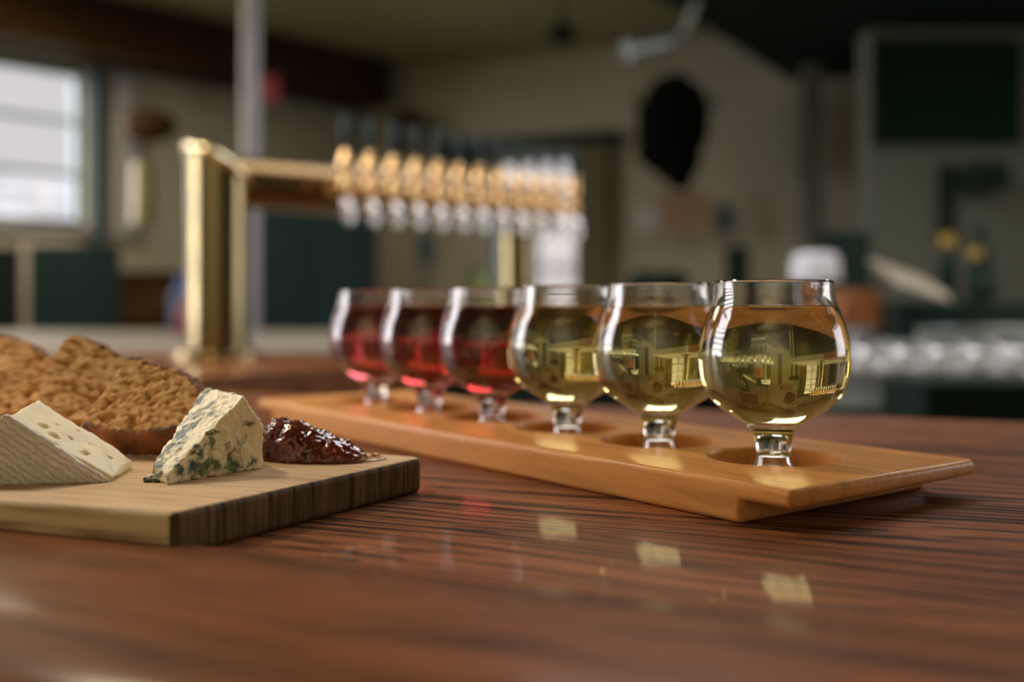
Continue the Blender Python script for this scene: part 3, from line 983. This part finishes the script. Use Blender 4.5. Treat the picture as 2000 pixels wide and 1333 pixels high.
for i in range(48):
    for k in range(10):
        mb.bm.faces.new((ring[i][k], ring[(i + 1) % 48][k], ring[(i + 1) % 48][(k + 1) % 10], ring[i][(k + 1) % 10]))
mb.build('collar', m_collar, tw)
M = Matrix.Translation(PA)
MB().lathe([(0, 0), (0.078, 0), (0.078, 0.006), (0.070, 0.012), (0.0545, 0.016), (0.0545, 0.03), (0, 0.03)], 48, M).build('flange', m_brass, tw)
a0 = PA + adir * 0.02; a0.z = AZ; a1 = V((0.075, 2.31, AZ))
mb = MB(); mb.rod(a0, a1, r2, seg=40); mb.ball(a1, r2, 3)
mb.build('arm', m_armbrass, tw)
mb = MB(); mb.rod(PB, V((PB.x, PB.y, AZ)), 0.038, seg=40)
mb.build('post', m_brass, tw)
MB().lathe([(0, 0), (0.06, 0), (0.06, 0.006), (0.05, 0.012), (0.038, 0.016), (0, 0.016)], 40, Matrix.Translation(PB)).build('flange', m_brass, tw)
# taps
m_handle = pm('matt_dark_teal_handle', (0.02, 0.04, 0.05), 0.85)
def tap(pos, parent):
    p = V(pos)
    mb = MB(); mb.rod(p, p + fdir * 0.045, 0.009, seg=16)
    mb.lathe([(0, 0), (0.014, 0), (0.014, 0.006), (0, 0.006)], 20, Matrix.Translation(p + fdir * 0.0) @ fdir.to_track_quat('Z', 'Y').to_matrix().to_4x4())
    bz = p + fdir * 0.05
    Mt = Matrix.Translation(bz)
    mb.lathe([(0, -0.036), (0.005, -0.036), (0.006, -0.024), (0.0100, -0.014), (0.0120, -0.002), (0.0100, 0.010), (0.0075, 0.018), (0.0115, 0.028), (0.0128, 0.040), (0.0105, 0.052), (0.006, 0.060), (0.005, 0.066), (0, 0.066)], 24, Mt)
    t = mb.build('tap', m_gold, parent)
    sp = MB()
    q0 = bz + V((0, 0, -0.026)); q1 = bz + fdir * 0.010 + V((0, 0, -0.042)); q2 = bz + fdir * 0.014 + V((0, 0, -0.068))
    sp.rod(q0, q1, 0.007, 0.010, 20); sp.rod(q1, q2, 0.0115, 0.007, 24); sp.ball(q1, 0.0135, 3)
    s = sp.build('spout', m_chrome, parent)
    h = MB(); h.lathe([(0, 0.066), (0.006, 0.066), (0.008, 0.074), (0.0105, 0.10), (0.0105, 0.120), (0.007, 0.126), (0, 0.126)], 20, Mt)
    hh = h.build('handle', m_handle, parent)
    M0 = OFF[parent.name]
    for c in (s, hh):
        c.parent = t
    return t
for i in range(12):
    t = 0.26 + (0.981 - 0.26) * i / 11
    c = V((-0.516 + 0.602 * t, 1.78 + 0.52 * t, AZ)) + fdir * (r2 - 0.006)
    c -= V((0, 0.0, 0.004))
    tap(c, tw)

# ------------------------------------------------------------------ things farther back
def block(name, label, cat, px0, px1, py0, py1, d, thick, mat, bevel=0.004, group=None, tofloor=False, rz=0.0):
    a = P(px0, py0, d); b = P(px1, py1, d)
    mb = MB()
    z0 = 0.0 if tofloor else b.z
    cx = (a.x + b.x) / 2
    M = Matrix.Translation((cx, d, 0)) @ Matrix.Rotation(rz, 4, 'Z')
    mb.box((a.x - cx, 0, z0), (b.x - cx, thick, a.z), M)
    o = mb.build(name, mat, None, bevel=bevel, bseg=2)
    return tag(o, label, cat, group)

# pole from floor to ceiling
mb = MB(); p = P(490, 600, 4.25); mb.rod((p.x, p.y, 0), (p.x, p.y, ZC), 0.037, seg=32)
mb.lathe([(0, 0), (0.07, 0), (0.07, 0.01), (0.04, 0.014), (0, 0.014)], 32, Matrix.Translation((p.x, p.y, 0)))
tag(mb.build('steel_pole', m_pole, None), 'slim grey-white pole rising to the ceiling behind the brass tower', 'pole')
# tall dark cabinet
r_ = wroot('storage_cabinet', (-1.05, 5.6, 0))
tag(r_, 'dark teal cabinet standing under the arm of the beer tower', 'cabinet')
a = P(497, 405, 5.3); b_ = P(711, 405, 5.3)
MB().box((a.x, 5.3, 0.06), (b_.x, 5.9, a.z)).build('body', m_teal, r_, bevel=0.004)
MB().box((a.x + 0.01, 5.28, 0.08), ((a.x + b_.x) / 2 - 0.003, 5.299, a.z - 0.02)).build('door', m_teal, r_, bevel=0.003)
MB().box(((a.x + b_.x) / 2 + 0.003, 5.28, 0.08), (b_.x - 0.01, 5.299, a.z - 0.02)).build('door', m_teal, r_, bevel=0.003)
MB().box((a.x + 0.02, 5.32, 0.0), (b_.x - 0.02, 5.85, 0.06)).build('plinth', m_dark, r_, smooth=False)

# shaggy dark wall trophy
tr = wroot('wall_trophy', P(1312, 260, 6.45))
tag(tr, 'big shaggy black trophy head hanging on the pale wall above the glasses', 'wall trophy')
c = P(1315, 250, 6.30)
mb = MB()
mb.ball(c + V((0, 0, 0.03)), 1.0, 4, (0.215, 0.18, 0.30))
mb.ball(c + V((0.02, -0.05, -0.20)), 1.0, 4, (0.13, 0.13, 0.17))
mb.ball(c + V((0.05, -0.04, -0.28)), 1.0, 3, (0.07, 0.07, 0.10))
mb.ball(c + V((-0.09, -0.03, -0.13)), 1.0, 3, (0.13, 0.11, 0.16))
o = mb.build('head', m_fur, tr)
remesh(o, 0.012, lambda p, n: 0.022 * fbm(p, 14, 3) + 0.012 * fbm(p, 50, 2), 1)
for s in (-1, 1):
    mb = MB()
    q = [c + V((s * 0.15, -0.04, 0.12)), c + V((s * 0.215, -0.07, 0.125)), c + V((s * 0.245, -0.09, 0.16)), c + V((s * 0.235, -0.10, 0.20))]
    for k, (x, y) in enumerate(zip(q, q[1:])): mb.rod(x, y, 0.028 - 0.008 * k, 0.02 - 0.008 * k if k < 2 else 0.003, 12); mb.ball(y, 0.02 - 0.008 * k if k < 2 else 0.003, 2)
    mb.build('horn', m_dark, tr)
mb = MB(); mb.ball(c + V((0, 0.20, 0.0)), 1.0, 4, (0.20, 0.05, 0.27)); mb.build('backboard', m_darkwood, tr)

# ceiling spotlight on an arm
tl = wroot('ceiling_spotlight', P(1300, 40, 4.9))
tag(tl, 'grey metal spotlight hanging from the ceiling left of the dark soffit', 'spotlight')
mb = MB(); mb.rod(P(1225, 100, 4.9), P(1300, 82, 4.95), 0.055, 0.045, 24); mb.build('lamp_head', m_steel, tl)
mb = MB(); mb.rod(P(1296, 84, 4.95), P(1338, 62, 4.95), 0.030, 0.022, 16); mb.rod(P(1338, 62, 4.95), P(1366, -15, 4.9), 0.02, 0.02, 16)
p = P(1366, -15, 4.9); mb.rod(p, (p.x, p.y, ZC), 0.02, seg=16); mb.build('arm', m_steel, tl)
mb = MB(); p = P(1097, 66, 6.2); mb.rod((p.x, p.y, p.z), (p.x, p.y, ZC), 0.012, seg=12); mb.ball(p, 0.075, 3, (1.2, 1, 0.8))
tag(mb.build('ceiling_lamp', m_dark, None), 'small dark lamp hanging below the ceiling above the back window', 'lamp')
# red sign and a grey box under the beam
o = block('hanging_sign', 'small red sign hanging right of the grey-white pole, under the beam', 'sign', 506, 545, 146, 198, 6.6, 0.03, m_red)
p = P(526, 146, 6.6); mb = MB(); 
# wreath
wr = wroot('dried_wreath', P(795, 262, 7.55))
tag(wr, 'brown dried wreath hanging on the wall above the taps', 'wreath')
mb = MB(); c = P(797, 258, 7.56)
for i in range(60):
    a = 2 * math.pi * i / 60; rr = 0.10 + 0.02 * math.sin(i * 1.7)
    mb.ball(c + V((math.cos(a) * rr, 0, math.sin(a) * rr * 1.1)), 0.035 + 0.012 * math.sin(i * 3.3), 1)
mb.build('twigs', m_darkwood, wr)
# wall clock/dark oval
mb = MB(); c = P(832, 488, 7.2); mb.lathe([(0, 0), (0.065, 0), (0.065, 0.03), (0.05, 0.035), (0, 0.035)], 32, Matrix.Translation(c) @ Matrix.Rotation(math.pi / 2, 4, 'X') @ Matrix.Diagonal((1, 1.9, 1, 1)))
mb.rod((c.x, c.y - 0.01, c.z - 0.12), (c.x, c.y - 0.01, 0), 0.02, seg=12)
tag(mb.build('hand_dispenser', m_trimdark, None), 'slim dark oval dispenser stand by the wall under the taps', 'dispenser')
# potted plant behind the second post
pp = P(930, 545, 4.6)
pl = wroot('potted_plant', (pp.x, pp.y, 0))
tag(pl, 'bright green leafy plant standing behind the far post of the tower', 'plant')
mb = MB(); mb.lathe([(0, 0), (0.07, 0), (0.075, 0.02), (0.095, 0.9), (0.1, 1.19), (0.085, 1.19), (0.08, 1.1), (0, 1.1)], 32, Matrix.Translation((pp.x, pp.y, 0)))
mb.build('planter', m_pot, pl)
mb = MB()
for i in range(34):
    a = random.uniform(0, 6.28); el = random.uniform(0.4, 1.4); ln = random.uniform(0.10, 0.22)
    b0 = V((pp.x, pp.y, 1.12)); dr = V((math.cos(a) * math.cos(el), math.sin(a) * math.cos(el), math.sin(el)))
    sd = dr.cross(V((0, 0, 1))).normalized() * 0.02
    tip = b0 + dr * ln * 1.15
    m1 = b0 + dr * ln * 0.6
    up = sd.cross(dr).normalized() * 0.003
    v = [mb.bm.verts.new(x) for x in (b0, m1 + sd, tip - V((0, 0, 0.02)), m1 - sd, m1 + up)]
    for f in ((0, 1, 4), (1, 2, 4), (2, 3, 4), (3, 0, 4)): mb.bm.faces.new([v[k] for k in f])
mb.build('leaves', m_leaf, pl)

# left part of the room: tables and chairs
def chair(name, label, x, y, rz, mat, h=0.98):
    r = root(name, (x, y, 0), rz)
    tag(r, label, 'chair')
    s = 0.21
    MB().box((-s, -s, 0.43), (s, s, 0.47)).build('seat', mat, r, bevel=0.01)
    MB().box((-s, s - 0.03, 0.55), (s, s + 0.005, h)).build('backrest', mat, r, bevel=0.01)
    for i, (a, b_) in enumerate(((-1, -1), (1, -1), (-1, 1), (1, 1))):
        hh = 0.56 if b_ > 0 else 0.43
        MB().rod((a * (s - 0.025), b_ * (s - 0.02), 0), (a * (s - 0.025), b_ * (s - 0.02), hh), 0.014, seg=12).build('leg', mat, r)
    return r
chair('dining_chair', 'dark high-backed chair cut off at the left edge', P(-8, 600, 5.0).x, 5.0, math.pi, m_dark, 1.44)
chair('dining_chair', 'dark teal high-backed chair left of the brown cabinet', P(180, 600, 5.0).x, 5.0, math.pi, m_teal, 1.45)
r_ = wroot('sideboard', (-1.8, 5.4, 0))
tag(r_, 'low dark brown sideboard between the chair and the brass tower', 'sideboard')
a = P(212, 530, 5.3); b_ = P(345, 530, 5.3)
MB().box((a.x, 5.3, 0.1), (b_.x, 5.7, a.z - 0.03)).build('body', m_darkwood, r_, smooth=False)
MB().box((a.x - 0.02, 5.28, a.z - 0.03), (b_.x + 0.02, 5.72, a.z)).build('top', m_darkwood, r_, bevel=0.004)
for sx_ in (a.x + 0.05, b_.x - 0.05): MB().box((sx_ - 0.03, 5.33, 0), (sx_ + 0.03, 5.67, 0.1)).build('leg', m_darkwood, r_, smooth=False)
# wall panel under the window
o = block('wall_panel', 'pale panel on the wall below the left window', 'panel', 40, 152, 470, 640, 5.7, 0.03, m_stone)
# amber shade and brown bracket lamp
lm = wroot('wall_lamp', P(280, 320, 5.9))
tag(lm, 'brown wall lamp with a narrow amber shade, right of the window trim', 'lamp')
mb = MB(); c = P(290, 245, 6.0); mb.ball(c, 1.0, 3, (0.17, 0.10, 0.10)); mb.rod(P(280, 270, 6.0), P(278, 320, 6.0), 0.02, seg=12); mb.build('bracket', m_darkwood, lm)
mb = MB(); mb.rod(P(278, 436, 6.0), P(278, 318, 6.0), 0.065, 0.055, 24); mb.build('shade', m_yellow, lm)
# blue and red bottle shaped things beside the brass post
def bottle(name, label, cat, px, pyb, d, h, r, mat, capmat=None, group=None, z=None):
    p = P(px, pyb, d)
    if z is not None: p.z = z
    rt = wroot(name, p)
    tag(rt, label, cat, group)
    MB().lathe([(0, 0), (r, 0), (r * 1.02, h * 0.02), (r, h * 0.6), (r * 0.8, h * 0.68), (r * 0.36, h * 0.78), (r * 0.34, h * 0.93), (0, h * 0.93)], 28, Matrix.Translation(p)).build('body', mat, rt)
    k = 0.8 if capmat is m_tangold else 0.4
    MB().lathe([(0, h * 0.80), (r * k, h * 0.82), (r * k, h * 0.97), (r * 0.4, h), (0, h)], 20, Matrix.Translation(p)).build('cap', capmat or m_dark, rt)
    return rt
bottle('bottle', 'blue bottle standing on the counter left of the brass post', 'bottle', 352, 0, 3.5, 0.21, 0.036, m_blue, m_blue, z=T)
bottle('bottle', 'small dark red bottle in front of the blue one by the brass post', 'bottle', 364, 0, 3.2, 0.13, 0.034, m_red, m_red, z=T)

# pinned papers
o = block('notice', 'white paper notice on the wall under the trophy head', 'notice', 1238, 1285, 402, 452, 6.78, 0.006, m_paper, 0)
o = block('poster', 'tan poster on the wall right of the white notice', 'poster', 1292, 1390, 378, 455, 6.70, 0.008, m_tan, 0)
o = block('wall_thermostat', 'small blue-grey box on the wall right of the tan poster', 'wall box', 1402, 1428, 398, 450, 6.60, 0.04, m_trimdark)
o.location.y -= 0.02
# chalkboard menu
cbm = wroot('menu_board', P(1850, 270, 5.35))
tag(cbm, 'large dark green menu board high on the wall at the right', 'board')
a = P(1714, 88, 5.35); b_ = P(1983, 272, 5.35)
MB().box((a.x, 5.35, b_.z), (b_.x, 5.39, a.z)).build('panel', m_green, cbm, smooth=False)
mb = MB()
f = 0.02
mb.box((a.x - f, 5.33, a.z), (b_.x + f, 5.39, a.z + f)); mb.box((a.x - f, 5.33, b_.z - f), (b_.x + f, 5.39, b_.z))
mb.box((a.x - f, 5.33, b_.z - f), (a.x, 5.39, a.z + f)); mb.box((b_.x, 5.33, b_.z - f), (b_.x + f, 5.39, a.z + f))
mb.build('frame', m_dark, cbm, smooth=False)
# darker return wall at the right that carries the menu board
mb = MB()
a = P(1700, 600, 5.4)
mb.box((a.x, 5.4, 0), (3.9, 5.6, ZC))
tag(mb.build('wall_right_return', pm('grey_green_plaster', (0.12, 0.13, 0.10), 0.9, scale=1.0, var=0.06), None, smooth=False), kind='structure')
# coat-like dark hangings
block('apron', 'dark narrow apron hanging on the wall under the menu board', 'apron', 1838, 1868, 318, 480, 5.34, 0.05, m_dark, 0.02)
block('speaker', 'dark box speaker on the wall at the far right under the menu board', 'speaker', 1905, 1972, 314, 368, 5.2, 0.18, m_dark, 0.01)

# speaker and chairs on the far side
block('tower_speaker', 'slim black speaker standing against the wall behind the two near glasses', 'speaker', 1427, 1465, 480, 600, 5.6, 0.15, m_dark, 0.01, tofloor=True)
for i, (x0, lb) in enumerate(((1262, 'dark stool top showing above the second gold glass, nearest the window'), (1312, 'dark stool top showing above the second gold glass, next to the slim speaker'))):
    sy = 5.0 + 0.6 * i
    r_ = wroot('bar_stool', (P(x0, 600, sy).x, sy, 0))
    tag(r_, lb, 'stool', 'dark stools in the middle of the room')
    p = P(x0, 535, sy)
    mb = MB(); mb.ball((p.x, sy, p.z - 0.05), 1.0, 3, (0.10, 0.1, 0.07)); mb.build('backrest', m_dark, r_)
    mb = MB(); mb.rod((p.x, sy, 0.02), (p.x, sy, p.z - 0.08), 0.025, seg=12); mb.build('column', m_dark, r_)
    mb = MB(); mb.rod((p.x, sy, 0.0), (p.x, sy, 0.02), 0.18, seg=24); mb.build('base', m_dark, r_)

# back bar on the right: steel sink counter with washed glasses
SH = 0.93
bb = wroot('sink_counter', (1.6, 2.8, 0))
tag(bb, 'stainless steel sink counter behind the bar at the right', 'counter')
mb = MB(); mb.box((0.60, 2.05, SH - 0.04), (3.2, 3.6, SH)); mb.build('steel_top', m_steel, bb, bevel=0.004)
mb = MB(); mb.box((0.62, 2.08, 0), (3.18, 3.58, SH - 0.041)); mb.build('cabinet_body', m_dark, bb, smooth=False)
# a rack of upturned glasses
tum = [(0.026, 0.0), (0.034, 0.07), (0.0345, 0.12), (0.031, 0.138), (0.012, 0.1395), (0.0, 0.1395), (0.0, 0.131), (0.012, 0.131), (0.028, 0.126), (0.0325, 0.115), (0.0322, 0.07), (0.0245, 0.0)]
mb = MB(); mb.lathe(tum, 32, closed=True)
t0 = mb.build('upturned_glass', m_glass, None, keep=True, angle=60)
tag(t0, 'clear upturned glass among the washed glasses in the steel tray', 'glass', 'washed glasses upturned on the sink counter')
k = 0
for j in range(5):
    for i in range(9):
        x = 0.66 + i * 0.082 + (j % 2) * 0.02 + random.uniform(-.004, .004); y = 2.16 + j * 0.085
        if k == 0: t0.location = (x, y, SH + 0.012)
        else: dup(t0, (x, y, SH + 0.012))
        k += 1
tr_ = wroot('drying_tray', (1.0, 2.33, SH))
tag(tr_, 'steel tray holding the upturned washed glasses', 'tray')
mb = MB(); mb.box((0.60, 2.10, SH), (1.42, 2.56, SH + 0.011)); mb.build('base', m_steel, tr_, bevel=0.002)
mb = MB(); mb.box((0.60, 2.10, SH + 0.011), (1.42, 2.105, SH + 0.03)); mb.box((0.60, 2.555, SH + 0.011), (1.42, 2.56, SH + 0.03)); mb.box((0.60, 2.105, SH + 0.011), (0.605, 2.555, SH + 0.03)); mb.box((1.415, 2.105, SH + 0.011), (1.42, 2.555, SH + 0.03))
mb.build('rim', m_steel, tr_, smooth=False)
# white tray, towel, dark bin
block('white_tub', 'low white tub at the right edge on the sink counter', 'tub', 1905, 2060, 678, 712, 2.6, 0.25, m_white, 0.01)
p = P(1900, 760, 2.1)
block('waste_bin', 'black bin at the right edge just beyond the bar', 'bin', 1800, 2060, 745, 850, 1.75, 0.2, m_dark, 0.01, tofloor=True)
# machine group: coffee station
block('monitor', 'black monitor standing behind the white lamp on the back bar', 'monitor', 1606, 1702, 452, 560, 4.2, 0.06, m_dark, 0.006)
block('monitor_stand', 'black cabinet under the monitor on the far side', 'cabinet', 1590, 1720, 560, 700, 4.15, 0.4, m_dark, 0.006, tofloor=True)
lb = wroot('desk_lamp', P(1592, 560, 3.4))
tag(lb, 'white shaded lamp standing in front of the black monitor', 'lamp')
c = P(1592, 522, 3.4)
mb = MB(); mb.lathe([(0.055, -0.045), (0.083, -0.045), (0.078, 0.03), (0.06, 0.046), (0, 0.046), (0, 0.04), (0.055, 0.04), (0.06, 0.02)], 32, Matrix.Translation(c), closed=True); mb.build('shade', m_white, lb)
mb = MB(); mb.rod((c.x, c.y, SH + 0.01), (c.x, c.y, c.z + 0.04), 0.012, seg=12); mb.build('stem', m_steel, lb)
mb = MB(); mb.rod((c.x, c.y, SH), (c.x, c.y, SH + 0.01), 0.05, seg=20); mb.build('base', m_dark, lb)
# tilted white board, wooden crate, bottles with gold tops
mb = MB()
a = P(1738, 535, 3.0); b_ = P(1850, 572, 3.0)
mb.extrude([a, b_, b_ + V((0.02, 0.25, 0.06)), a + V((0.02, 0.25, 0.06))], (0.01, -0.012, -0.03))
tag(mb.build('white_tray', m_stone, None, bevel=0.003), 'white tray tilted on top of the black machine at the right', 'tray')
cm = wroot('coffee_machine', (1.35, 3.25, SH))
tag(cm, 'black boxy machine on the sink counter, under the tilted white tray', 'machine')
a = P(1750, 600, 3.1); b_ = P(2070, 600, 3.1)
MB().box((a.x, 3.1, SH), (b_.x, 3.5, CZ + 0.015)).build('body', m_dark, cm, bevel=0.01)
MB().box((a.x + 0.06, 3.08, SH + 0.04), (b_.x - 0.06, 3.099, SH + 0.17)).build('front_panel', m_steel, cm, bevel=0.005)
mb = MB(); mb.rod(P(1900, 560, 3.05), P(1940, 560, 3.05), 0.03, seg=16); mb.build('knob', m_dark, cm)
block('wooden_crate', 'brown wooden crate left of the black machine', 'crate', 1648, 1722, 566, 640, 3.2, 0.25, m_midwood, 0.004)
o = sc.objects['wooden_crate']
block('crate_shelf', 'dark steel shelf under the wooden crate', 'shelf', 1666, 1718, 641, 742, 3.2, 0.25, m_steel, 0.003)
bottle('bottle', 'dark bottle with gold foil neck, left of two on the black machine', 'bottle', 1850, 0, 3.3, 0.22, 0.028, m_dark, m_tangold, z=CZ + 0.0152)
bottle('bottle', 'dark bottle with gold foil neck, right of two on the black machine', 'bottle', 1905, 0, 3.25, 0.17, 0.028, m_dark, m_tangold, z=CZ + 0.0152)
bottle('bottle', 'black bottle standing behind the gold-necked ones', 'bottle', 1915, 0, 3.42, 0.26, 0.04, m_dark, m_dark, z=CZ + 0.0152)

# outside, seen through the windows
mb = MB(); mb.prism([(-14, -14), (16, -14), (16, 22), (-14, 22)], -0.5, -0.3)
tag(mb.build('ground', m_hedge, None, smooth=False), kind='structure')
mb = MB(); mb.box((-13.0, 13.6, -0.3), (-5.2, 14.6, 2.9))
tag(mb.build('house', m_facade, None, smooth=False), 'pale house wall outside, seen through the left window', 'building')
mb = MB(); mb.prism([(-0.8, 11.0), (4.5, 9.9), (4.8, 10.6), (-0.6, 11.8)], -0.3, 2.5)
o = mb.build('garden_wall', pm('weathered_grey_wall', (0.16, 0.15, 0.15), 0.9, var=0.35, scale=1.2), None, smooth=False)
tag(o, 'grey wall outside, seen through the tall window behind the taps', 'garden wall')
